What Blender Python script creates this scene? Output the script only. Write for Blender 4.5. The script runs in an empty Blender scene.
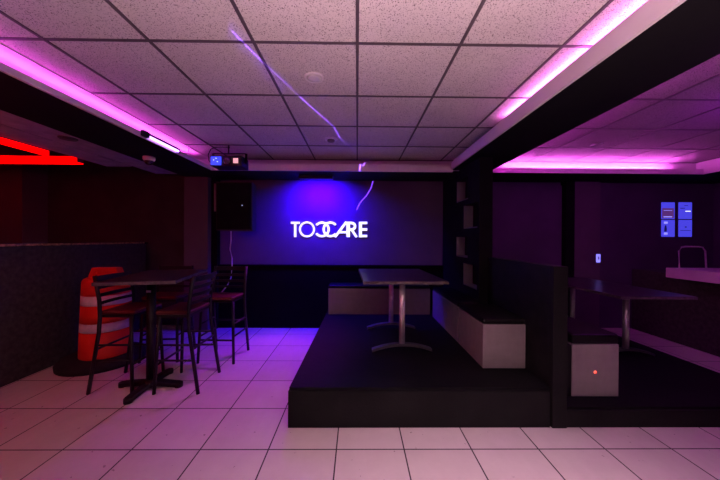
import bpy, bmesh, math, random
from mathutils import Vector, Matrix
random.seed(7)
C = bpy.context.scene.collection
PI = math.pi
R = math.radians

# ------------------------------------------------------------------ materials
def new_mat(name):
    m = bpy.data.materials.new(name); m.use_nodes = True
    nt = m.node_tree
    return m, nt, nt.nodes['Principled BSDF']

def mat(name, col, rough=0.6, metal=0.0, var=0.15, scale=6.0, bump=0.0, bscale=60.0, spec=0.5, coat=0.0):
    m, nt, b = new_mat(name)
    N, L = nt.nodes, nt.links
    b.inputs['Roughness'].default_value = rough
    b.inputs['Metallic'].default_value = metal
    b.inputs['Specular IOR Level'].default_value = spec
    b.inputs['Coat Weight'].default_value = coat
    tc = N.new('ShaderNodeTexCoord')
    nz = N.new('ShaderNodeTexNoise'); nz.inputs['Scale'].default_value = scale; nz.inputs['Detail'].default_value = 5
    L.new(tc.outputs['Object'], nz.inputs['Vector'])
    rp = N.new('ShaderNodeValToRGB')
    rp.color_ramp.elements[0].position = 0.3; rp.color_ramp.elements[1].position = 0.7
    rp.color_ramp.elements[0].color = (*[c*(1-var) for c in col], 1)
    rp.color_ramp.elements[1].color = (*[min(1, c*(1+var)) for c in col], 1)
    L.new(nz.outputs['Fac'], rp.inputs['Fac']); L.new(rp.outputs['Color'], b.inputs['Base Color'])
    if bump:
        n2 = N.new('ShaderNodeTexNoise'); n2.inputs['Scale'].default_value = bscale; n2.inputs['Detail'].default_value = 3
        L.new(tc.outputs['Object'], n2.inputs['Vector'])
        bp = N.new('ShaderNodeBump'); bp.inputs['Strength'].default_value = bump; bp.inputs['Distance'].default_value = 0.01
        L.new(n2.outputs['Fac'], bp.inputs['Height']); L.new(bp.outputs['Normal'], b.inputs['Normal'])
    return m

def emit(name, col, strength):
    m, nt, b = new_mat(name)
    b.inputs['Base Color'].default_value = (*[0.5*c for c in col], 1)
    b.inputs['Emission Color'].default_value = (*col, 1)
    b.inputs['Emission Strength'].default_value = strength
    return m

TX, TY, TS = -0.131, 1.885, 0.4572      # floor tile grid
def floor_mat():
    m, nt, b = new_mat('floor_tile')
    N, L = nt.nodes, nt.links
    geo = N.new('ShaderNodeNewGeometry')
    sep = N.new('ShaderNodeSeparateXYZ'); L.new(geo.outputs['Position'], sep.inputs[0])
    def mth(op, a, v=None, v2=None):
        n = N.new('ShaderNodeMath'); n.operation = op
        for i, q in enumerate((a, v, v2)):
            if q is None: continue
            if isinstance(q, (int, float)): n.inputs[i].default_value = q
            else: L.new(q, n.inputs[i])
        return n.outputs[0]
    u = mth('DIVIDE', mth('SUBTRACT', sep.outputs['X'], TX), TS)
    v = mth('DIVIDE', mth('SUBTRACT', sep.outputs['Y'], TY), TS)
    def dist(q):
        f = mth('FRACT', q); return mth('MINIMUM', f, mth('SUBTRACT', 1.0, f))
    d = mth('MINIMUM', dist(u), dist(v))
    g = mth('LESS_THAN', d, 0.0098)
    comb = N.new('ShaderNodeCombineXYZ'); L.new(mth('FLOOR', u), comb.inputs[0]); L.new(mth('FLOOR', v), comb.inputs[1])
    wn = N.new('ShaderNodeTexWhiteNoise'); L.new(comb.outputs[0], wn.inputs['Vector'])
    nz = N.new('ShaderNodeTexNoise'); nz.inputs['Scale'].default_value = 5; nz.inputs['Detail'].default_value = 8; nz.inputs['Roughness'].default_value = .65
    L.new(geo.outputs['Position'], nz.inputs['Vector'])
    sp = N.new('ShaderNodeTexNoise'); sp.inputs['Scale'].default_value = 26; sp.inputs['Detail'].default_value = 2
    L.new(geo.outputs['Position'], sp.inputs['Vector'])
    speck = mth('GREATER_THAN', sp.outputs['Fac'], 0.735)
    t = mth('ADD', mth('MULTIPLY', wn.outputs['Value'], .4), mth('MULTIPLY', nz.outputs['Fac'], .7))
    rp = N.new('ShaderNodeValToRGB')
    rp.color_ramp.elements[0].position = .15; rp.color_ramp.elements[0].color = (.50, .445, .42, 1)
    rp.color_ramp.elements[1].position = .9; rp.color_ramp.elements[1].color = (.64, .58, .55, 1)
    L.new(t, rp.inputs['Fac'])
    mx0 = N.new('ShaderNodeMix'); mx0.data_type = 'RGBA'; L.new(speck, mx0.inputs['Factor'])
    L.new(rp.outputs['Color'], mx0.inputs['A']); mx0.inputs['B'].default_value = (.30, .26, .25, 1)
    mx = N.new('ShaderNodeMix'); mx.data_type = 'RGBA'; L.new(g, mx.inputs['Factor'])
    L.new(mx0.outputs['Result'], mx.inputs['A']); mx.inputs['B'].default_value = (.035, .025, .03, 1)
    L.new(mx.outputs['Result'], b.inputs['Base Color'])
    # dried mop smears only change the gloss
    mp = N.new('ShaderNodeMapping'); mp.inputs['Rotation'].default_value = (0, 0, R(35)); mp.inputs['Scale'].default_value = (14, 1.2, 1)
    L.new(geo.outputs['Position'], mp.inputs['Vector'])
    st = N.new('ShaderNodeTexNoise'); st.inputs['Scale'].default_value = 1.6; st.inputs['Detail'].default_value = 4; L.new(mp.outputs[0], st.inputs['Vector'])
    mr = N.new('ShaderNodeMapRange'); mr.inputs['From Min'].default_value = .35; mr.inputs['From Max'].default_value = .65
    mr.inputs['To Min'].default_value = .38; mr.inputs['To Max'].default_value = .62
    L.new(st.outputs['Fac'], mr.inputs['Value']); L.new(mr.outputs[0], b.inputs['Roughness'])
    b.inputs['Specular IOR Level'].default_value = .35
    bp = N.new('ShaderNodeBump'); bp.inputs['Strength'].default_value = .3; bp.inputs['Distance'].default_value = .004
    L.new(mth('SUBTRACT', 1.0, g), bp.inputs['Height']); L.new(bp.outputs['Normal'], b.inputs['Normal'])
    return m

GX, GY, GS = -0.005, 1.656, 0.6096       # ceiling tile grid
def ceil_mat(name, base):
    m, nt, b = new_mat(name)
    N, L = nt.nodes, nt.links
    geo = N.new('ShaderNodeNewGeometry')
    vz = N.new('ShaderNodeTexNoise'); vz.inputs['Scale'].default_value = 190; vz.inputs['Detail'].default_value = 2.5
    L.new(geo.outputs['Position'], vz.inputs['Vector'])
    rp = N.new('ShaderNodeValToRGB'); rp.color_ramp.interpolation = 'LINEAR'
    rp.color_ramp.elements[0].position = .355; rp.color_ramp.elements[0].color = (base[0]*.16, base[1]*.13, base[2]*.15, 1)
    rp.color_ramp.elements[1].position = .415; rp.color_ramp.elements[1].color = (*base, 1)
    L.new(vz.outputs['Fac'], rp.inputs['Fac'])
    big = N.new('ShaderNodeTexNoise'); big.inputs['Scale'].default_value = 2.2; L.new(geo.outputs['Position'], big.inputs['Vector'])
    mr = N.new('ShaderNodeMapRange'); mr.inputs['To Min'].default_value = .86; mr.inputs['To Max'].default_value = 1.08; L.new(big.outputs['Fac'], mr.inputs['Value'])
    mx = N.new('ShaderNodeMix'); mx.data_type = 'RGBA'; mx.blend_type = 'MULTIPLY'; mx.inputs['Factor'].default_value = 1
    L.new(rp.outputs['Color'], mx.inputs['A']); L.new(mr.outputs[0], mx.inputs['B'])
    L.new(mx.outputs['Result'], b.inputs['Base Color'])
    b.inputs['Roughness'].default_value = .95; b.inputs['Specular IOR Level'].default_value = .1
    bp = N.new('ShaderNodeBump'); bp.inputs['Strength'].default_value = .35; bp.inputs['Distance'].default_value = .006
    L.new(vz.outputs['Fac'], bp.inputs['Height']); L.new(bp.outputs['Normal'], b.inputs['Normal'])
    return m

M = dict(
    floor=floor_mat(), ceil=ceil_mat('mineral_fibre_tile', (.66, .60, .58)), ceil_r=ceil_mat('mineral_fibre_tile_dimmed', (.27, .23, .25)),  # second tile is a copy of the first, dimness put into its colour
    tbar=mat('tee_bar', (.085, .062, .075), .6), lip=mat('cove_paint', (.74, .68, .68), .6, var=.04),
    black=mat('black_paint', (.006, .005, .006),   .85, var=.25, bump=.1, spec=.1),
    beam=mat('black_beam_paint', (.005, .0045, .005), .85, var=.1, spec=.2),
    deck=mat('black_deck_ply', (.006, .0055, .007), .62, var=.35, scale=4, bump=.15, bscale=20, spec=.12),
    fascia=mat('black_fascia_board', (.010, .0095, .010), .65, var=.3, scale=5, bump=.15, spec=.15),
    part=mat('black_laminate', (.009, .009, .010), .55, var=.6, scale=9, bump=.1, spec=.15),
    wallp=mat('violet_grey_wall_paint', (.085, .038, .10), .7, var=.1, scale=3, bump=.05),
    wallr=mat('plum_wall_paint', (.065, .030, .085), .75, var=.15, scale=3, bump=.05),
    walll=mat('dark_wall_paint', (.045, .028, .035), .8, var=.25, scale=4, bump=.08),
    pillar=mat('pillar_paint', (.10, .065, .095), .75, var=.1, scale=4, bump=.05),
    wains=mat('black_wainscot', (.004, .0035, .0045), .8, var=.2, spec=.06),
    bench=mat('grey_bench_panel', (.28, .25, .245), .6, var=.08, scale=14, bump=.05),
    bench2=mat('bench_edge_grey', (.45, .42, .39), .6, var=.06),
    vinyl=mat('black_vinyl', (.007, .006, .007), .42, var=.3, bump=.1, bscale=120, spec=.2),
    redv=mat('red_brown_vinyl', (.10, .016, .016), .45, var=.2, bump=.1, bscale=120, spec=.35),
    frame=mat('black_steel', (.012, .010, .011), .5, 0.3, var=.2),
    steel=mat('brushed_steel', (.88, .84, .85), .38, .55, var=.08, scale=25),
    steeld=mat('dull_cast_metal', (.22, .20, .21), .45, .8, var=.15),
    ttop=mat('dark_laminate_top', (.035, .020, .034), .30, var=.35, scale=18, bump=.03, spec=.25),
    edge=mat('worn_table_edge', (.09, .07, .075), .5, var=.5, scale=30),
    orange=mat('orange_plastic', (.75, .03, .012), .45, var=.08),
    white=mat('white_reflective_band', (.72, .68, .70), .5, var=.1, scale=20),
    rubber=mat('black_rubber', (.013, .012, .012), .85, var=.3, bump=.2),
    gold=mat('brass_edge_strip', (.45, .25, .10), .45, .4, var=.7, scale=40),
    barf=mat('dark_bar_panel', (.042, .033, .033), .8, var=.45, scale=22, bump=.15),
    counter=mat('pale_counter_edge', (.60, .42, .55), .5, var=.08),
    plast=mat('black_plastic', (.004, .004, .0045), .6, var=.2),
    greyp=mat('grey_plastic', (.22, .20, .21), .5, var=.1),
    wplas=mat('white_plastic', (.68, .65, .65), .45, var=.05),
    cable=mat('white_cable', (.75, .70, .74), .5, var=.1),
    bcable=mat('black_cable', (.012, .01, .012), .6),
    dkglass=mat('dark_glass', (.01, .01, .012), .08, var=0, spec=.8),
    baffle=mat('dark_baffle', (.06, .05, .055), .5),
    rail=mat('grey_rail_paint', (.13, .10, .12), .7, var=.15),
    lceil=mat('left_ceiling_paint', (.40, .33, .42), .85, var=.2, scale=8),
    niche=mat('pale_niche_board', (.16, .14, .155), .7, var=.1),
    led_l=emit('magenta_led_left', (1.0, .08, .97), 34), led_r=emit('magenta_led_right', (1.0, .20, .92), 32),
    led_f=emit('magenta_led_flank', (1.0, .03, .95), 120), led_b=emit('magenta_led_back', (1.0, .13, .97), 130),
    red=emit('red_led_bar', (1.0, .0, .0), 2.6),
    uv=emit('violet_tube', (.55, .25, 1.0), 5), uvl=emit('violet_led_chip', (.15, .02, 1.0), 12),
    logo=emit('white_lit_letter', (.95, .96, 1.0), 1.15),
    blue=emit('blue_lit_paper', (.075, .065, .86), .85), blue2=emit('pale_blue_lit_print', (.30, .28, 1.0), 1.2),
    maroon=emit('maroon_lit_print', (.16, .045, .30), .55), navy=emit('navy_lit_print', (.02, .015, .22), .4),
    bscreen=emit('blue_lens', (.03, .06, .9), 1.3), bscreen2=emit('pale_blue_lens_spark', (.3, .45, 1.0), 2.5),
    pscreen=emit('pink_lens', (.9, .45, .5), .9), reddot=emit('red_light_spot', (1.0, .10, .07), 1.8),
    whitedot=emit('small_indicator', (.4, .5, .9), 1.0), bdot=emit('blue_lit_switch', (.25, .22, 1.0), 1.4),
)

# ------------------------------------------------------------------ mesh builder
class MB:
    def __init__(s): s.bm = bmesh.new()
    def box(s, x0, x1, y0, y1, z0, z1):
        vs = [s.bm.verts.new(p) for p in ((x0,y0,z0),(x1,y0,z0),(x1,y1,z0),(x0,y1,z0),(x0,y0,z1),(x1,y0,z1),(x1,y1,z1),(x0,y1,z1))]
        for f in ((3,2,1,0),(4,5,6,7),(0,1,5,4),(1,2,6,5),(2,3,7,6),(3,0,4,7)): s.bm.faces.new([vs[i] for i in f])
        return s
    def rbox(s, x0, x1, y0, y1, z0, z1, r=.01, seg=2):
        b = bmesh.new()
        m = Matrix.Translation(((x0+x1)/2, (y0+y1)/2, (z0+z1)/2)) @ Matrix.Diagonal((x1-x0, y1-y0, z1-z0, 1))
        bmesh.ops.create_cube(b, size=1, matrix=m)
        bmesh.ops.bevel(b, geom=b.edges[:], offset=r, segments=seg, affect='EDGES', profile=.5)
        s.merge(b); return s
    def merge(s, b):
        mp = {}
        for v in b.verts: mp[v] = s.bm.verts.new(v.co)
        for f in b.faces:
            nf = s.bm.faces.new([mp[v] for v in f.verts]); nf.smooth = f.smooth
        b.free()
    def prism(s, pts, z0, z1, axis='z'):
        def P(a, b_, c): return {'z': (a, b_, c), 'y': (a, c, b_), 'x': (c, a, b_)}[axis]
        lo = [s.bm.verts.new(P(a, b_, z0)) for a, b_ in pts]; hi = [s.bm.verts.new(P(a, b_, z1)) for a, b_ in pts]
        n = len(pts)
        s.bm.faces.new(lo[::-1]); s.bm.faces.new(hi)
        for i in range(n): s.bm.faces.new((lo[i], lo[(i+1) % n], hi[(i+1) % n], hi[i]))
        return s
    def lathe(s, prof, n=32, c=(0, 0), cap=True, phase=0):
        rings = []
        for r, z in prof:
            rings.append([s.bm.verts.new((c[0]+r*math.cos(phase+2*PI*k/n), c[1]+r*math.sin(phase+2*PI*k/n), z)) for k in range(n)])
        for a, b_ in zip(rings, rings[1:]):
            for k in range(n):
                f = s.bm.faces.new((a[k], a[(k+1) % n], b_[(k+1) % n], b_[k])); f.smooth = n > 10
        if cap: s.bm.faces.new(rings[0][::-1]); s.bm.faces.new(rings[-1])
        return s
    def tube(s, pts, r, n=10, close=False, smooth=True):
        pts = [Vector(p) for p in pts]; rings = []
        up = Vector((0, 0, 1))
        for i, p in enumerate(pts):
            a = pts[i-1] if (i or close) else p; b_ = pts[(i+1) % len(pts)] if (i < len(pts)-1 or close) else p
            t = (b_-a).normalized()
            ref = up if abs(t.z) < .95 else Vector((0, 1, 0))
            x = t.cross(ref).normalized(); y = x.cross(t)
            if rings and rings[-1][1].dot(x) < 0 and abs(t.z) < .95: pass
            rr = r[i] if isinstance(r, (list, tuple)) else r
            rings.append(([s.bm.verts.new(p + x*rr*math.cos(2*PI*k/n) + y*rr*math.sin(2*PI*k/n)) for k in range(n)], x))
        rr = [q[0] for q in rings]
        pairs = list(zip(rr, rr[1:])) + ([(rr[-1], rr[0])] if close else [])
        for a, b_ in pairs:
            # align ring start to avoid twisting
            off = min(range(n), key=lambda o: (a[0].co - b_[o].co).length)
            for k in range(n):
                f = s.bm.faces.new((a[k], a[(k+1) % n], b_[(k+1+off) % n], b_[(k+off) % n])); f.smooth = smooth
        if not close: s.bm.faces.new(rr[0][::-1]); s.bm.faces.new(rr[-1])
        return s
    def bar(s, a, b_, w, t, ref=(0, 0, 1)):
        a, b_ = Vector(a), Vector(b_); d = (b_-a).normalized()
        x = d.cross(Vector(ref)).normalized(); y = x.cross(d)
        q = [(-1,-1),(1,-1),(1,1),(-1,1)]
        A = [s.bm.verts.new(a + x*w/2*i + y*t/2*j) for i, j in q]; B = [s.bm.verts.new(b_ + x*w/2*i + y*t/2*j) for i, j in q]
        s.bm.faces.new(A[::-1]); s.bm.faces.new(B)
        for k in range(4): s.bm.faces.new((A[k], A[(k+1) % 4], B[(k+1) % 4], B[k]))
        return s
    def xf(s, m):
        bmesh.ops.transform(s.bm, matrix=m, verts=s.bm.verts[:]); return s
    def build(s, name, material, parent=None):
        bmesh.ops.recalc_face_normals(s.bm, faces=s.bm.faces[:])
        me = bpy.data.meshes.new(name); s.bm.to_mesh(me); s.bm.free()
        me.materials.append(material)
        o = bpy.data.objects.new(name, me); C.objects.link(o)
        if parent: o.parent = parent
        return o

def thing(name, label, cat, loc=(0, 0, 0), rz=0, group=None):
    o = bpy.data.objects.new(name, None); C.objects.link(o); o.empty_display_size = .1
    o.location = loc; o.rotation_euler = (0, 0, rz)
    o['label'] = label; o['category'] = cat
    if group: o['group'] = group
    return o
def tag(o, label, cat, group=None):
    o['label'] = label; o['category'] = cat
    if group: o['group'] = group
    return o
def struct(mb, name, material):
    o = mb.build(name, material); o['kind'] = 'structure'; return o
def dup(root, loc, rz, label):
    r = root.copy(); C.objects.link(r); r.location = loc; r.rotation_euler = (0, 0, rz); r['label'] = label
    for ch in list(root.children):
        c = ch.copy(); C.objects.link(c); c.parent = r
        for g in ch.children:
            d = g.copy(); C.objects.link(d); d.parent = c
    return r

# ------------------------------------------------------------------ camera
CZ = 1.42
cam = bpy.data.cameras.new('camera'); cam.lens = 14; cam.sensor_width = 36; cam.clip_start = .02
co = bpy.data.objects.new('camera', cam); C.objects.link(co)
co.matrix_world = Matrix.Translation((0, 0, CZ)) @ Matrix.Rotation(R(-.6), 4, 'Z') @ Matrix.Rotation(R(89.8), 4, 'X') @ Matrix.Rotation(R(.34), 4, 'Z')
bpy.context.scene.camera = co
RM = co.matrix_world.to_3x3()
def ray(px, py): return RM @ Vector(((px-360)/280, (240-py)/280, -1))
def at_y(px, py, y): d = ray(px, py); return Vector((0, 0, CZ)) + d*(y/d.y)
def at_z(px, py, z): d = ray(px, py); return Vector((0, 0, CZ)) + d*((z-CZ)/d.z)

# ------------------------------------------------------------------ setting
HC, HB = 2.576, 2.355        # tile ceiling, underside of the soffits
YL, YW = 3.87, 4.50         # soffit lip, back wall
YN = -2.6
struct(MB().box(-6.6, 5.95, YN, 4.7, -.08, 0), 'floor', M['floor'])
struct(MB().box(-2.40, 1.5, YN, 4.12, HC, HC+.04), 'ceiling', M['ceil'])
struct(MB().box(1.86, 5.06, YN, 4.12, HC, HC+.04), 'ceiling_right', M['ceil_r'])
# tee bars, a hair below the tiles
tb = MB()
x = GX - 3*GS
xs = [GX + k*GS for k in range(-3, 3)]
for gx in xs: tb.box(gx-.009, gx+.009, YN, 4.11, HC-.006, HC)
k = -6
while GY + k*GS < 4.1:
    gy = GY + k*GS
    if gy > YN:
        pts = [-2.13] + xs + [1.5]
        for a, b_ in zip(pts, pts[1:]):
            tb.box(a + (.009 if a in xs else 0), b_ - (.009 if b_ in xs else 0), gy-.009, gy+.009, HC-.005, HC)
    k += 1
struct(tb, 'trim_1', M['tbar'])
tb = MB()
xr = [2.50, 3.12, 3.74, 4.36, 4.98]
for gx in xr: tb.box(gx-.009, gx+.009, YN, 4.11, HC-.006, HC)
for k in range(-6, 5):
    gy = GY + k*GS
    if gy > YN:
        pts = [1.87] + xr + [5.05]
        for a, b_ in zip(pts, pts[1:]):
            tb.box(a + (.009 if a in xr else 0), b_ - (.009 if b_ in xr else 0), gy-.009, gy+.009, HC-.005, HC)
struct(tb, 'trim_2', M['tbar'])
# black soffits and beams: an underside slab and a core, leaving an open light trough
struct(MB().box(-2.63, -2.02, YN, YL+.02, HB, HB+.02).box(-2.63, -2.36, YN, YL+.02, HB+.02, HC), 'ceiling_beam_left', M['beam'])
struct(MB().box(1.32, 1.87, YN, YL+.02, HB+.033, HB+.045).box(1.5, 1.87, YN, YL+.02, HB+.045, HC), 'ceiling_beam_right', M['beam'])
struct(MB().box(-2.63, 5.80, YL+.02, YW, HB, HB+.02).box(-2.63, 5.8, 4.13, YW, HB+.02, HC+.04), 'ceiling_beam_back', M['beam'])
struct(MB().box(4.86, 5.80, YN, YL+.02, HB, HB+.02).box(5.05, 5.8, YN, YL+.02, HB+.02, HC), 'ceiling_beam_far_right', M['beam'])
struct(MB().box(-2.36, 1.5, 4.11, 4.13, HB+.02, HC), 'trim_3', M['lip'])           # trough back faces
struct(MB().box(1.87, 5.05, 4.11, 4.13, HB+.02, HC), 'trim_4', M['lip'])
struct(MB().box(-2.02, -2.0, YN, YL, HB, 2.398), 'trim_5', M['lip'])               # cove lips
struct(MB().box(1.30, 1.32, YN, YL, HB+.033, 2.487), 'trim_6', M['lip'])
struct(MB().box(-2.02, 1.32, YL, YL+.02, HB, 2.452), 'trim_7', M['lip'])
struct(MB().box(1.87, 4.86, YL, YL+.02, HB, 2.425), 'trim_8', M['lip'])
struct(MB().box(4.84, 4.86, YN, YL, HB, 2.45), 'trim_9', M['lip'])

# walls
struct(MB().box(-2.28, 1.40, YW, YW+.15, 0, HB), 'wall_back', M['wallp'])
struct(MB().box(1.40, 5.80, YW, YW+.15, 0, HB), 'wall_back_right', M['wallr'])
struct(MB().box(5.80, 5.95, YN, YW+.15, 0, HC), 'wall_right', M['wallr'])
struct(MB().box(-6.6, -2.60, 4.60, 4.75, 0, 3.0), 'wall_back_left', M['walll'])
struct(MB().box(-6.6, -6.45, YN, 4.6, 0, 3.0), 'wall_left', M['walll'])
struct(MB().box(-2.64, -2.28, 4.30, 4.60, 0, HB), 'wall_pillar_left', M['pillar'])
struct(MB().box(-2.28, -2.19, 4.40, YW, 0, HB), 'wall_corner_left', M['black'])
w = MB().box(-2.28, 1.40, 4.455, YW, 0, .985).box(-2.28, 1.40, 4.44, YW, .985, 1.005)
struct(w, 'wall_wainscot', M['wains'])
struct(MB().box(3.29, 3.43, 4.38, YW, 0, HB), 'wall_post_right', M['black'])
struct(MB().box(3.43, 3.87, 4.42, YW, 0, HB), 'wall_pillar_right', M['pillar'])
struct(MB().box(2.05, 3.29, 4.47, YW, .99, 2.3).box(2.05, 3.29, 4.45, YW, .97, .99), 'wall_panel_right', M['wallr'])
# left ceiling strips beside the beam, with a void beyond
struct(MB().box(-3.15, -2.63, YN, 4.42, 2.42, 2.56), 'ceiling_left_strip', M['lceil'])
struct(MB().box(-3.53, -3.18, YN, 3.98, 2.42, 2.56), 'ceiling_left_outer_strip', M['lceil'])
struct(MB().box(-6.6, -2.63, YN, 4.6, 2.86, 2.92), 'ceiling_left', M['black'])
struct(MB().box(-6.4, -5.02, 4.25, 4.6, 0, 2.86), 'wall_light_smear_left', M['pillar'])  # added pale block standing in for a smear of light on the wall

# black shelf wall with open cubbies (built as a run of solid cells)
ys = [3.15, 3.20, 3.48, 3.62, 3.88, YW]
zs = [0, .84, 1.12, 1.19, 1.46, 1.56, 1.86, 1.93, 2.22, HB]
holes = {(1, 1), (2, 1), (2, 3), (3, 3), (1, 5), (2, 5), (2, 7), (3, 7)}
sw = MB()
for i in range(5):
    for j in range(9):
        if (i, j) not in holes: sw.box(1.38, 1.50, ys[i], ys[i+1], zs[j], zs[j+1])
sw.box(1.50, 1.53, 3.15, YW, 0, HB)
struct(sw, 'wall_shelf_divider', M['black'])
for (a, b_, z0, z1) in ((3.20, 3.62, .84, 1.12), (3.48, 3.88, 1.19, 1.46), (3.20, 3.62, 1.56, 1.86), (3.48, 3.88, 1.93, 2.22)):
    lab = {.84: 'pale lined open cubby in black divider, lowest of four', 1.19: 'pale lined open cubby in black divider, second from bottom',
           1.56: 'pale lined open cubby in black divider, second from top', 1.93: 'pale lined open cubby in black divider, topmost of four'}[z0]
    t = thing('wall_niche', lab, 'niche', (1.44, (a+b_)/2, z0), 0, 'cubbies in the black divider')
    h = (b_-a)/2
    MB().box(-.058, .058, h-.014, h-.001, .002, z1-z0-.002).build('side_board', M['niche'], t)
    MB().box(-.058, .058, -h+.001, h-.015, .002, .014).build('bottom_board', M['niche'], t)

# ------------------------------------------------------------------ cove lamps
def led(name, label, mat_, x0, x1, y0, y1, z, grp):
    t = thing(name, label, 'light strip', ((x0+x1)/2, (y0+y1)/2, z), 0, grp)
    a, b_ = (x1-x0)/2, (y1-y0)/2
    MB().box(-a, a, -b_, b_, 0, .006).build('backing_strip', M['wplas'], t)
    MB().box(-a+.002, a-.002, -b_+.002, b_-.002, .0065, .012).build('diffuser', mat_, t)
G = 'magenta light strips hidden in the ceiling coves'
led('cove_light_strip', 'magenta light strip in the long cove above the bar stools', M['led_l'], -2.255, -2.225, -1.5, 3.80, 2.478, G)
led('cove_light_strip', 'pink magenta light strip in the cove of the wide black beam', M['led_r'], 1.36, 1.39, -.6, 2.6, 2.525, G)
struct(MB().box(1.88, 5.03, 3.99, 4.11, HB+.02, 2.40), 'trim_13', M['lip'])
struct(MB().box(-2.36, -2.13, YN, 4.11, HC-.008, HC), 'trim_14', M['lip'])
led('cove_light_strip', 'magenta light strip in the cove above the blue lit papers', M['led_b'], 2.15, 4.55, 4.02, 4.05, 2.40, G)
struct(MB().box(5.03, 5.05, YN, 4.11, HB+.02, HC), 'trim_12', M['lip'])
led('cove_light_strip', 'magenta light strip on the far flank of the wide black beam', M['led_f'], 1.871, 1.901, -.5, 3.80, 2.47, G)
struct(MB().box(1.33, 1.5, YN, YL, HB+.045, 2.525), 'trim_10', M['lip'])
struct(MB().box(-2.36, -2.225, YN, YL+.02, HB+.02, 2.478), 'trim_11', M['lip'])

# ------------------------------------------------------------------ ceiling fittings
def downlight(loc, label, r=.066, m='wplas'):
    t = thing('ceiling_downlight', label, 'ceiling light', loc, 0, 'unlit round ceiling downlights')
    MB().lathe([(r, 0), (r, -.006), (r*.94, -.012), (r*.80, -.013), (r*.78, -.009)], 32).build('trim_ring', M[m], t)
    MB().lathe([(r*.76, -.0095), (r*.5, -.013), (r*.1, -.015)], 24).build('lens', M[m], t)
    return t
p = at_z(314, 77, HC); downlight((p.x, p.y, HC), 'round white downlight in the tile ceiling, the larger near one')
t2 = thing('ceiling_downlight', 'small tilted white downlight in the tile ceiling, nearer the lit letters', 'ceiling light', (at_z(331, 139, HC).x, at_z(331, 139, HC).y, HC), 0, 'unlit round ceiling downlights')
MB().lathe([(.075, 0), (.075, -.006), (.066, -.013), (.056, -.012)], 32).build('trim_ring', M['wplas'], t2)
e = MB(); b = bmesh.new(); bmesh.ops.create_uvsphere(b, u_segments=20, v_segments=10, radius=.045); [setattr(f, 'smooth', True) for f in b.faces]
e.merge(b); e.xf(Matrix.Translation((.0, 0, -.02)) @ Matrix.Diagonal((1, 1, .5, 1))); e.build('eyeball', M['greyp'], t2)
p = at_z(597, 144, HC); downlight((p.x, p.y, HC), 'small round downlight in the tile ceiling beyond the wide black beam', m='baffle')
p = at_z(68, 138, 2.42); downlight((p.x, p.y, 2.42), 'faint round downlight in the ceiling strip above the red bars', .075, 'baffle')

# dome camera under the left beam
p = at_z(149, 157, HB)
t = thing('ceiling_dome_camera', 'small white dome security camera under the black beam', 'camera', (p.x, p.y, HB))
MB().lathe([(.060, 0), (.060, -.03), (.050, -.045)], 28).build('housing', M['wplas'], t)
MB().lathe([(.046, -.0455), (.044, -.065), (.033, -.083), (.012, -.092)], 24).build('dome', M['dkglass'], t)

# violet tube clipped to the left cove lip
t = thing('violet_tube_lamp', 'short glowing violet tube clipped to the cove edge above the stools', 'lamp', (-2.0, 2.90, 2.375))
MB().box(0, .028, -.235, .235, .016, .034).build('housing', M['plast'], t)
MB().rbox(0, .035, -.30, -.225, -.015, .04, .006).build('end_cap', M['plast'], t)
MB().tube([(.020, -.215, .002), (.020, .215, .002)], .012, 12).build('tube', M['uv'], t)
MB().box(.002, .028, .215, .24, -.012, .016).build('end_cap', M['plast'], t)
MB().tube([(.03, .235, .01), (.035, .28, -.005), (.03, .36, .02), (.012, .42, .07), (-.01, .45, .10)], .004, 6).build('power_lead', M['bcable'], t)

# light projector hung from the ceiling
t = thing('light_projector', 'black box light projector with blue lens hanging in a bracket at the cove corner', 'projector', (-1.59, 3.50, HC))
MB().rbox(-.19, .19, -.10, .12, -.285, -.155, .01).build('body', M['plast'], t)
q = MB().rbox(-.178, -.052, -.112, -.099, -.275, -.172, .004).build('lens_blue', M['bscreen'], t); q['label'] = 'glowing blue square lens'
for (a, b_) in ((-.14, -.215), (-.095, -.235), (-.112, -.195)): MB().lathe([(.007, 0), (.004, .001)], 8).xf(Matrix.Translation((a, -.112, b_)) @ Matrix.Rotation(R(90), 4, 'X')).build('lens_sparkle', M['bscreen2'], q)
MB().lathe([(.048, 0), (.048, .012), (.038, .016), (.02, .010)], 28).xf(Matrix.Translation((.015, -.099, -.222)) @ Matrix.Rotation(R(90), 4, 'X')).build('lens_ring', M['dkglass'], t)
q = MB().rbox(.092, .15, -.112, -.099, -.25, -.19, .004).build('lens_pink', M['pscreen'], t); q['label'] = 'dim pink square lens'
MB().bar((-.205, 0, -.22), (-.205, 0, -.105), .03, .005, (0, 1, 0)).bar((.205, 0, -.22), (.205, 0, -.105), .03, .005, (0, 1, 0)).bar((-.208, 0, -.105), (.208, 0, -.105), .03, .005, (0, 0, 1)).build('bracket', M['frame'], t)
MB().tube([(-.012, 0, 0), (-.012, 0, -.105)], .008, 8).build('hanger', M['frame'], t)
for sx in (-1, 1): MB().lathe([(.018, 0), (.018, .02)], 14).xf(Matrix.Translation((sx*.202+(-.0 if sx > 0 else -.02), 0, -.22)) @ Matrix.Rotation(R(90), 4, 'Y')).build('knob', M['plast'], t)
MB().tube([(-.02, .05, -.01), (-.2, .05, -.012), (-.255, .04, -.04), (-.28, .03, -.11), (-.275, .03, -.18), (-.235, .06, -.235), (-.185, .1, -.24)], .005, 6).build('power_lead', M['bcable'], t)

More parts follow.
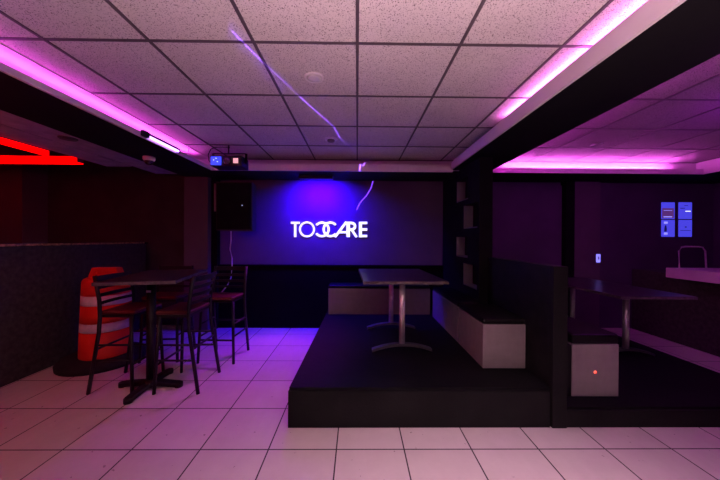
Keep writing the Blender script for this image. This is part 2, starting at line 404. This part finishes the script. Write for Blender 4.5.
# wash bar under the back soffit
t = thing('ceiling_wash_light', 'black bar wash light under the ceiling edge shining violet on the wall', 'lamp', (-.605, 4.12, HB))
MB().rbox(-.245, .245, -.05, .05, -.062, -.012, .008).build('housing', M['plast'], t)
for sx in (-.2, .2): MB().box(sx-.015, sx+.015, -.02, .02, -.013, 0).build('bracket', M['frame'], t)
for k in range(8): MB().lathe([(.018, 0), (.018, .004)], 12).xf(Matrix.Translation((-.2+k*.057, .05, -.04)) @ Matrix.Rotation(R(-90), 4, 'X')).build('lens', M['uvl'], t)

# red bars
t = thing('red_light_bar', 'glowing red bar running along the outer ceiling strip', 'light bar', (-3.62, 1.45, 2.37), 0, 'red light bars')
MB().box(-.05, .05, -1.85, 1.85, .0505, .12).build('housing', M['rail'], t)
MB().box(-.035, .035, -1.845, 1.845, .0, .05).build('diffuser', M['red'], t)
for yy in (-1.2, 1.2): MB().box(-.01, .01, yy-.01, yy+.01, .12, .49).build('hanger', M['frame'], t)
t = thing('red_light_bar', 'glowing red bar crossing sideways below the other red bar', 'light bar', (-4.96, 3.65, 2.377), 0, 'red light bars')
MB().box(-1.4, 1.38, -.035, .05, .005, .072).build('housing', M['rail'], t)
MB().box(-1.4, 1.38, -.042, -.0355, 0, .074).box(-1.4, 1.38, -.0355, .05, -.004, .0045).build('diffuser', M['red'], t)
for xx in (-.9, .9): MB().box(xx-.01, xx+.01, -.01, .01, .072, .483).build('hanger', M['frame'], t)

# ------------------------------------------------------------------ glowing wall letters, modelled as emissive meshes
t = thing('glowing_wall_letters', 'glowing white capital letters on the violet back wall', 'sign', (0, YW, 0))
def S(cx, cy):
    p = at_y(280 + cx/7.2, 205 + cy/7.2, YW-.01); return (p.x, p.z)
sc = 4.49/280/7.2
def stroke(mb, a, b_, w, d=.014):
    (ax, az), (bx, bz) = S(*a), S(*b_); A, B = Vector((ax, az)), Vector((bx, bz)); n = (B-A).normalized(); n = Vector((-n.y, n.x))*w*sc/2
    mb.prism([tuple(A+n), tuple(B+n), tuple(B-n), tuple(A-n)], -d, -.001, 'y'); return mb
def arc(mb, c, r, w, a0, a1, n=36, d=.014, ry=None):
    cx, cz = S(*c); ri, ro = (r-w)*sc, r*sc; k = 1 if ry is None else ry/r
    for i in range(n):
        t0, t1 = R(a0+(a1-a0)*i/n), R(a0+(a1-a0)*(i+1)/n)
        mb.prism([(cx+ro*math.cos(t0), cz+k*ro*math.sin(t0)), (cx+ro*math.cos(t1), cz+k*ro*math.sin(t1)), (cx+ri*math.cos(t1), cz+k*ri*math.sin(t1)), (cx+ri*math.cos(t0), cz+k*ri*math.sin(t0))], -d, -.001, 'y')
    return mb
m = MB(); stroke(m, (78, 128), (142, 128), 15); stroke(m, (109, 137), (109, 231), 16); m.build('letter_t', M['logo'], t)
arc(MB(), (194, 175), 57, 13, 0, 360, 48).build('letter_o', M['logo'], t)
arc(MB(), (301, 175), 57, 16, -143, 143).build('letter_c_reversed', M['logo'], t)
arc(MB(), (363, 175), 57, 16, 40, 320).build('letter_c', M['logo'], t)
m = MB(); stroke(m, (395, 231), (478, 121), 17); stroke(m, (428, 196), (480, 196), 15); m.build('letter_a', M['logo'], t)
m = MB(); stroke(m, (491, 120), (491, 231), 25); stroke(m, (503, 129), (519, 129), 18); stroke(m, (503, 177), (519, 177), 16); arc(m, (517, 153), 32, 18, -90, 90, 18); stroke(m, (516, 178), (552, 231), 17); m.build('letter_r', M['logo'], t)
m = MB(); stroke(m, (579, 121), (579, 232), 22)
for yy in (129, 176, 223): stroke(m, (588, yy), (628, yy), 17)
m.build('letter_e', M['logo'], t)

# ------------------------------------------------------------------ speaker and its cord
t = thing('wall_loudspeaker', 'large black loudspeaker hung high in the back corner', 'speaker', (-1.76, 4.2, 1.53))
MB().prism([(-.255, -.17), (.255, -.17), (.19, .17), (-.19, .17)], 0, .70).build('cabinet', M['plast'], t)
MB().rbox(-.24, .24, -.19, -.171, .02, .68, .006).build('grille', M['black'], t)
q = MB().lathe([(.008, 0), (.008, .006)], 10).xf(Matrix.Translation((.12, -.19, .36)) @ Matrix.Rotation(R(90), 4, 'X')).build('pinpoint', M['whitedot'], t)
q['label'] = 'tiny pale blue indicator light'
MB().box(-.06, .06, .171, .24, .28, .42).build('wall_bracket', M['frame'], t)
MB().box(-.315, -.295, -.12, -.10, .28, .68).build('side_rail', M['greyp'], t)
pts = [at_y(x_, y_, 4.36) for x_, y_ in ((231, 228), (231, 240), (230, 249), (232, 258), (232, 268), (231, 278), (227, 286), (221, 293))]
tag(MB().tube(pts, .009, 8).build('power_cord', M['cable']), 'white cord dangling below the black loudspeaker', 'cord')

# ------------------------------------------------------------------ middle platform
PZ = .297
t = thing('raised_platform', 'black raised platform carrying the long table and grey benches', 'platform', (0, 0, 0))
MB().prism([(-.505, 2.115), (1.478, 2.115), (1.478, 3.148), (1.378, 3.148), (1.378, 4.43), (-.45, 4.43)], PZ-.022, PZ).build('deck', M['deck'], t)
MB().prism([(-.50, 2.13), (1.467, 2.13), (1.467, 3.147), (1.377, 3.147), (1.377, 4.43), (-.448, 4.43)], .001, PZ-.0225).build('base', M['fascia'], t)
MB().box(-.51, 1.468, 2.100, 2.1295, .001, PZ-.0225).build('front_fascia', M['fascia'], t)

t = thing('booth_partition', 'black shoulder high partition between the two raised platforms', 'partition', (1.535, 2.1, 0))
MB().box(-.05, .045, .04, 1.05, .001, 1.205).build('panel', M['part'], t)
MB().rbox(-.055, .055, -.012, .04, .001, 1.222, .004).build('end_post', M['fascia'], t)
MB().box(-.054, .05, .04, 1.05, 1.205, 1.222).build('cap_rail', M['part'], t)

# benches
def bench(label, loc, w, d, h, ch, panels=None, over=0.0, group='grey box benches with black cushions'):
    t = thing('bench', label, 'bench', loc, 0, group)
    MB().rbox(0, w, 0, d, .001, h, .004, 1).build('box', M['bench'], t)
    MB().rbox(-over, w, -over, d, h+.0005, h+ch, .018, 3).build('cushion', M['vinyl'], t)
    return t
bench('near grey box bench with black cushion beside the low partition', (1.102, 2.425, PZ), .375, .588, .385, .05)
bench('grey box bench with black cushion joined behind the near one', (1.102, 3.036, PZ), .29, 1.02, .385, .05)
bench('low grey bench with black cushion running along the black back wall', (-.42, 4.16, PZ), 1.515, .265, .385, .05)

def t_base(col_y, t):
    p = MB()
    n = 14
    pts = [(-.30 + .60*i/n, 0, .012 + .055*(1-((i-n/2)/(n/2))**2)) for i in range(n+1)]
    for a, b_ in zip(pts, pts[1:]):
        wa = .030
        p.prism([(a[0], a[2]-.012), (b_[0], b_[2]-.012), (b_[0], b_[2]+.012), (a[0], a[2]+.012)], -wa, wa, 'y')
    p.xf(Matrix.Translation((0, col_y, 0))).build('foot', M['steeld'], t)
    MB().lathe([(.030, .06), (.030, .70)], 24).xf(Matrix.Translation((0, col_y, 0))).build('column', M['steel'], t)
    MB().box(-.22, .22, col_y-.03, col_y+.03, .68, .699).build('top_plate', M['frame'], t)
def pedestal_table(label, loc, w, l, rz, cols, h=.73):
    t = thing('pedestal_table', label, 'table', loc, rz, 'long two column tables on the raised platforms')
    MB().rbox(-w/2, w/2, -l/2, l/2, h-.03, h, .004).build('tabletop', M['ttop'], t)
    MB().box(-w/2-.003, w/2+.003, -l/2-.003, -l/2, h-.029, h-.003).box(-w/2-.003, w/2+.003, l/2, l/2+.003, h-.029, h-.003).box(-w/2-.003, -w/2, -l/2, l/2, h-.029, h-.003).box(w/2, w/2+.003, -l/2, l/2, h-.029, h-.003).build('edge_band', M['edge'], t)
    for c in cols: t_base(c, t)
    return t
pedestal_table('long dark table on two steel columns on the middle platform', (.445, 3.16, PZ), .80, 1.10, R(2), (-.35, .35))

# ------------------------------------------------------------------ right platform, bench, table
QZ = .15
t = thing('raised_platform', 'low black platform beyond the partition, under the far table', 'platform', (0, 0, 0))
MB().box(1.595, 3.50, 2.115, 4.36, QZ-.02, QZ).build('deck', M['deck'], t)
MB().box(1.595, 3.49, 2.1305, 4.36, .001, QZ-.0205).build('base', M['fascia'], t)
MB().box(1.595, 3.50, 2.100, 2.13, .001, QZ-.0205).build('front_fascia', M['fascia'], t)
t = bench('grey box bench with tiny spot of red light on its end panel, behind the partition', (1.75, 2.25, QZ), .385, 1.45, .425, .085)
MB().rbox(-.145, -.002, .0, 1.45, .001, .42, .004, 1).build('side_filler', M['vinyl'], t)
q = MB().lathe([(.012, 0), (.009, .006), (.003, .008)], 10).xf(Matrix.Translation((.19, .0, .20)) @ Matrix.Rotation(R(90), 4, 'X')).build('pinpoint', M['reddot'], t)  # red spot of light on the panel, modelled as a glowing disc
q['label'] = 'tiny spot of red light'
pedestal_table('dark table beyond the partition, standing near the bar counter', (2.985, 3.42, QZ), .76, 1.38, 0, (-.35, .42), .72)

# bar counter on the right
t = thing('bar_counter', 'dark bar counter with pale pink lit edge below the blue papers', 'counter', (4.45, 0, 0))
MB().box(0, .25, .4, 4.48, .001, .93).build('front_panel', M['barf'], t)
MB().rbox(-.30, .62, .4, 3.72, .9305, 1.06, .006).build('countertop', M['counter'], t)
MB().box(.0, .36, 3.725, 4.48, .9305, .96).build('rear_shelf', M['barf'], t)
t = thing('bar_chair', 'metal hoop backed chair seen above the pale counter', 'chair', (5.03, 4.13, 0))
MB().tube([(-.205, 0, .70), (-.205, .01, 1.0), (-.20, .02, 1.27), (-.16, .02, 1.325), (-.10, .02, 1.335), (.10, .02, 1.335), (.16, .02, 1.325), (.20, .02, 1.27), (.205, .01, 1.0), (.205, 0, .70)], .011, 8).build('back_hoop', M['steel'], t)
MB().rbox(-.20, .20, -.36, .0, .70, .75, .015).build('seat', M['vinyl'], t)
for sx in (-1, 1):
    for yy in (-.33, -.03): MB().tube([(sx*.17, yy, .70), (sx*.20, yy + (-.03 if yy < -.1 else .03), .0)], .012, 8).build('leg', M['frame'], t)
for yy in (-.345, -.015): MB().bar((-.19, yy, .25), (.19, yy, .25), .018, .018).build('stretcher', M['frame'], t)

# blue lit papers on the right wall
pp = {}
for (x0, y0, x1, y1, lab) in ((661.8, 202.3, 674.8, 219.0, 'blue lit paper with a maroon block, upper one by the pilaster side'),
                              (679.0, 202.3, 692.0, 219.0, 'blue lit paper with a short white streak'),
                              (661.8, 219.9, 674.8, 236.8, 'blue lit paper with a dark upright mark'),
                              (679.0, 219.9, 692.0, 236.8, 'plain blue lit paper with a thin dark line near its bottom')):
    a, b_ = at_y(x0, y0, 4.49), at_y(x1, y1, 4.49)
    lab = lab.replace(', upper one by the pilaster side', ' on the plum wall')
    t = thing('wall_notice', lab, 'notice', ((a.x+b_.x)/2, 4.495, (a.z+b_.z)/2), 0, 'blue lit papers on the wall')
    W, H = (b_.x-a.x)/2, (a.z-b_.z)/2
    MB().box(-W, W, -.003, .003, -H, H).build('sheet', M['blue'], t)
    if 'maroon' in lab:
        MB().box(-W*.92, W*.85, -.004, -.0031, -H*.9, H*.3).build('print', M['maroon'], t)
        for (u, v) in ((-.8, -.68), (0, .05)): MB().box(-W*.7, W*.6, -.0045, -.0041, H*u, H*v).build('print', M['blue2'], t)
    elif 'streak' in lab:
        MB().box(0, W*.8, -.0045, -.0031, -H*.12, -H*.02).build('print', M['logo'], t)
        for (a, b_, u, v) in ((-.8, -.1, .25, .34), (-.2, .4, .6, .66)): MB().box(W*a, W*b_, -.0045, -.0031, H*u, H*v).build('print', M['navy'], t)
    elif 'upright' in lab:
        MB().prism([(-W*.6, -H*.4), (-W*.25, -H*.4), (-W*.2, -.1*H), (-W*.3, H*.35), (-W*.5, H*.35), (-W*.6, -.1*H)], -.0045, -.0031, 'y').build('print', M['navy'], t)
        for (u, v) in ((.55, .8), (-.75, -.5)): MB().box(-W*.65, -W*.1, -.0045, -.0031, H*u, H*v).build('print', M['blue2'], t)
    else:
        for (a, b_, u, v) in ((-.8, .8, -.28, -.22), (-.1, .2, .1, .22)): MB().box(W*a, W*b_, -.0045, -.0031, H*u, H*v).build('print', M['navy'], t)
a = at_y(600, 258, 4.41)
t = thing('wall_switch', 'small switch plate glowing pale blue on the pillar', 'switch', (min(a.x, 3.84), 4.42, a.z))
MB().rbox(-.032, .032, -.010, -.001, -.07, .06, .003).build('plate', M['bdot'], t)
MB().box(-.010, .010, -.016, -.0105, -.025, .025).build('toggle', M['wplas'], t)

# ------------------------------------------------------------------ left bar front with ledge
t = thing('serving_bar', 'dark chest high bar front with thin brass edged ledge', 'bar', (-3.35, 0, 0))
MB().box(-.16, 0, -1.0, 4.48, .001, 1.325).build('front_panel', M['barf'], t)
MB().box(-.40, .03, -1.0, 4.48, 1.3255, 1.348).build('ledge', M['wains'], t)
q = MB().box(.0305, .036, -1.0, 4.40, 1.330, 1.352).build('edge_strip', M['gold'], t); q['label'] = 'thin brass edge strip'

# ------------------------------------------------------------------ traffic drum
t = thing('traffic_drum', 'orange and white traffic drum on a wide black rubber base', 'traffic drum', (-2.92, 3.27, 0))
MB().lathe([(.40, .001), (.405, .045), (.37, .08), (.25, .09)], 40).build('rubber_base', M['rubber'], t)
dx = Matrix.Translation((.03, 0, 0))
MB().lathe([(.238, .092), (.240, .10), (.234, .375), (.228, .376), (.226, .482), (.230, .483), (.224, .665), (.218, .666), (.216, .782), (.220, .783), (.214, .93), (.20, .955), (.18, .965), (.172, .945), (.08, .94)], 48).xf(dx).build('barrel', M['orange'], t)
for z0, z1, r0, r1 in ((.379, .479, .2335, .2305), (.669, .779, .2235, .2205)):
    MB().lathe([(r0-.006, z0), (r0, z0+.003), (r1, z1-.003), (r1-.006, z1)], 48, cap=False).xf(dx).build('reflective_band', M['white'], t)
h = MB()
h.prism([(-.19, .941), (-.135, 1.075), (.135, 1.075), (.19, .941), (.13, .941), (.09, 1.035), (-.09, 1.035), (-.13, .941)], -.045, .045, 'y')
h.xf(dx).build('handle', M['orange'], t)
MB().box(-.095, .095, -.02, .02, .9415, 1.03).xf(dx).build('handle_web', M['orange'], t)

# ------------------------------------------------------------------ high table and stools
t = thing('high_table', 'dark square cornered high table with black cross foot among the stools', 'table', (-1.96, 2.69, 0))
W, Ln = .58, .90
ttm = Matrix.Translation((.065, .03, .008)) @ Matrix.Rotation(R(13), 4, 'Z')
MB().rbox(-W/2, W/2, -Ln/2, Ln/2, 1.028, 1.058, .004).xf(ttm).build('tabletop', M['ttop'], t)
MB().box(-W/2-.003, W/2+.003, -Ln/2-.003, -Ln/2, 1.03, 1.055).box(W/2, W/2+.003, -Ln/2, Ln/2, 1.03, 1.055).box(-W/2-.003, -W/2, -Ln/2, Ln/2, 1.03, 1.055).box(-W/2-.003, W/2+.003, Ln/2, Ln/2+.003, 1.03, 1.055).xf(ttm).build('edge_band', M['edge'], t)
MB().lathe([(.038, .06), (.038, 1.02)], 20).build('column', M['frame'], t)
MB().box(-.2, .2, -.03, .03, 1.01, 1.027).box(-.03, .03, -.2, .2, 1.005, 1.0095).build('top_plate', M['frame'], t)
for k in range(4):
    a = k*PI/2
    f = MB()
    f.bar((.02, 0, .045), (.26, 0, .026), .07, .035).lathe([(.034, .0), (.036, .02), (.034, .042)], 16, (.265, 0))
    f.xf(Matrix.Rotation(a, 4, 'Z')).build('foot', M['frame'], t)
MB().lathe([(.075, .02), (.07, .055), (.045, .08)], 20).build('hub', M['frame'], t)
q = MB().box(-.02, .025, -.0395, -.0385, .905, .925).build('sticker', M['wplas'], t); q['label'] = 'small white sticker'

def make_stool(label):
    t = thing('bar_stool', label, 'bar stool', (0, 0, 0), 0, 'ladder back bar stools around the high table')
    w = .195
    MB().rbox(-.19, .19, -.11, .20, .715, .752, .016, 3).build('seat', M['redv'], t)
    MB().box(-.185, .185, -.10, .19, .690, .7145).build('seat_frame', M['frame'], t)
    for s in (-1, 1):
        # back leg runs on up as the back post
        MB().tube([(s*.205, -.20, 0), (s*w, -.115, .55), (s*w, -.105, .70), (s*w, -.112, .85), (s*w, -.155, 1.07)], .016, 10).build('back_post', M['frame'], t)
        MB().tube([(s*.205, .195, 0), (s*.180, .165, .695)], .015, 10).build('leg', M['frame'], t)
    def slat(z0, z1, y):
        m = MB(); n = 8
        for i in range(n):
            x0, x1 = -w + 2*w*i/n, -w + 2*w*(i+1)/n
            c = lambda x_: y - .025*(1-(x_/w)**2)
            m.prism([(x0, c(x0)-.006), (x1, c(x1)-.006), (x1, c(x1)+.006), (x0, c(x0)+.006)], z0, z1)
        return m
    for z0, z1, y in ((1.015, 1.065, -.149), (.945, .978, -.132), (.875, .905, -.119), (.805, .832, -.111)): slat(z0, z1, y).build('back_slat', M['frame'], t)
    for s in (-1, 1):
        MB().tube([(s*.197, -.155, .30), (s*.192, .178, .30)], .010, 8).build('stretcher', M['frame'], t)
        MB().tube([(s*.196, -.135, .44), (s*.188, .172, .44)], .010, 8).build('stretcher', M['frame'], t)
    MB().tube([(-.195, .18, .26), (.195, .18, .26)], .011, 8).build('stretcher', M['frame'], t)
    MB().tube([(-.195, -.14, .40), (.195, -.14, .40)], .011, 8).build('stretcher', M['frame'], t)
    return t
s1 = make_stool('ladder back bar stool standing in front of the traffic drum')
s1.location = (-2.23, 2.765, 0); s1.rotation_euler = (0, 0, R(-90))
dup(s1, (-1.645, 2.765, 0), R(91), 'ladder back bar stool between high table and raised platform, facing the drum')
dup(s1, (-1.585, 3.375, 0), R(178), 'ladder back bar stool nearest the back wall, below the loudspeaker cord')
dup(s1, (-2.265, 3.40, 0), R(184), 'ladder back bar stool behind the high table, between drum and loudspeaker')

# ------------------------------------------------------------------ lights
def light(kind, name, loc, energy, col, **kw):
    l = bpy.data.lights.new(name, kind); l.energy = energy; l.color = col
    for k_, v in kw.items(): setattr(l, k_, v)
    o = bpy.data.objects.new(name, l); C.objects.link(o); o.location = loc
    return o
def aim(o, target): o.rotation_euler = (Vector(target)-o.location).to_track_quat('-Z', 'Y').to_euler()
light('POINT', 'magenta_fill', (.25, -1.0, 2.0), 6, (1.0, .24, .70), shadow_soft_size=.35)  # unseen fill added behind the viewer, tints lips and floor magenta
o = light('AREA', 'ceiling_fill', (.35, -.3, 1.15), 92, (1.0, .67, .74), shape='RECTANGLE', size=1.4, size_y=.8, spread=R(135)); o.rotation_euler = (PI, 0, 0)  # unseen upward fill, added to brighten the tile ceiling
o = light('AREA', 'floor_fill', (.85, .5, 2.52), 29, (1.0, .64, .84), shape='RECTANGLE', size=1.3, size_y=.8, spread=R(86))  # unseen downward fill, added to brighten the floor near the viewer
o = light('AREA', 'violet_wash', (-.605, 4.175, 2.25), 95, (.03, .0, 1.0), shape='RECTANGLE', size=.46, size_y=.08, spread=R(150)); aim(o, (-.605, 4.5, 1.85))
o = light('SPOT', 'violet_flood', (-.70, 4.185, 2.22), 120, (.72, .02, 1.0), spot_size=R(64), spot_blend=.9, shadow_soft_size=.05); aim(o, (-1.0, 3.15, 0))
light('POINT', 'violet_lamp', (3.4, 2.0, 2.3), 16, (.62, .02, 1.0), shadow_soft_size=.1)
light('POINT', 'red_fill', (-2.95, 1.3, 2.2), 20, (1.0, .0, .05), shadow_soft_size=.15)  # added point light, strengthens the red cast of the light bars

# laser pattern: a lamp behind the viewer drawing a thin violet line over ceiling, cove lip and wall
LP = Vector((.25, -1.2, 1.55))
lo = light('POINT', 'laser_lamp', LP, 8000, (1, 1, 1), shadow_soft_size=0.0)
ld = lo.data; ld.use_nodes = True
nt = ld.node_tree; N, L = nt.nodes, nt.links
em = N['Emission']; em.inputs['Color'].default_value = (.22, .07, 1.0, 1)
geo = N.new('ShaderNodeNewGeometry')
acc = None
def mth(op, a, v=None, clamp=False):
    n = N.new('ShaderNodeMath'); n.operation = op; n.use_clamp = clamp
    for i, q in enumerate((a, v)):
        if q is None: continue
        if isinstance(q, (int, float)): n.inputs[i].default_value = q
        else: L.new(q, n.inputs[i])
    return n.outputs[0]
def vdot(v):
    n = N.new('ShaderNodeVectorMath'); n.operation = 'DOT_PRODUCT'; L.new(geo.outputs['Incoming'], n.inputs[0]); n.inputs[1].default_value = v
    return n.outputs['Value']
segs = []
def cz(px, py): return at_z(px, py, HC)
cl = [((232, 31), (268, 68), .0016, .5), ((268, 68), (292, 88), .0014, .2), ((236, 36), (300, 97), .0014, .25),
      ((300, 97), (334, 127), .0012, 1.1), ((334, 127), (340, 138), .0016, 1.5), ((340, 138), (357, 153), .0015, .7),
      ((228, 27), (285, 90), .014, .06), ((296, 92), (342, 140), .012, .03)]
for a, b_, w, k_ in cl: segs.append((cz(*a), cz(*b_), w, k_))
segs.append((at_y(366, 161, YL), at_y(363, 166, YL), .0016, 1.5))
segs.append((at_y(360.5, 164, YL), at_y(359.5, 171, YL), .0024, 1.5))
for a, b_ in (((373, 181), (371, 188)), ((371, 188), (367, 195)), ((367, 195), (360, 203)), ((360, 203), (356.5, 210))): segs.append((at_y(*a, YW), at_y(*b_, YW), .0014, 5))
for P0, P1, w, k_ in segs:
    d0, d1 = (P0-LP).normalized(), (P1-LP).normalized()
    n = d0.cross(d1).normalized(); m_ = (d0+d1).normalized(); ch = d0.dot(m_)
    line = mth('SUBTRACT', 1.0, mth('DIVIDE', mth('ABSOLUTE', vdot(n)), w), True)
    inside = mth('GREATER_THAN', vdot(m_), ch)
    v = mth('MULTIPLY', mth('MULTIPLY', line, inside), k_)
    acc = v if acc is None else mth('ADD', acc, v)
L.new(acc, em.inputs['Strength'])

# ------------------------------------------------------------------ world and view
wd = bpy.data.worlds.new('world'); bpy.context.scene.world = wd; wd.use_nodes = True
bg = wd.node_tree.nodes['Background']; bg.inputs['Color'].default_value = (.5, .3, .5, 1); bg.inputs['Strength'].default_value = .012
vs = bpy.context.scene.view_settings
bpy.context.scene.display_settings.display_device = 'sRGB'
vs.view_transform = 'Standard'; vs.look = 'None'; vs.gamma = 1; vs.use_curve_mapping = False
vs.exposure = 0.0
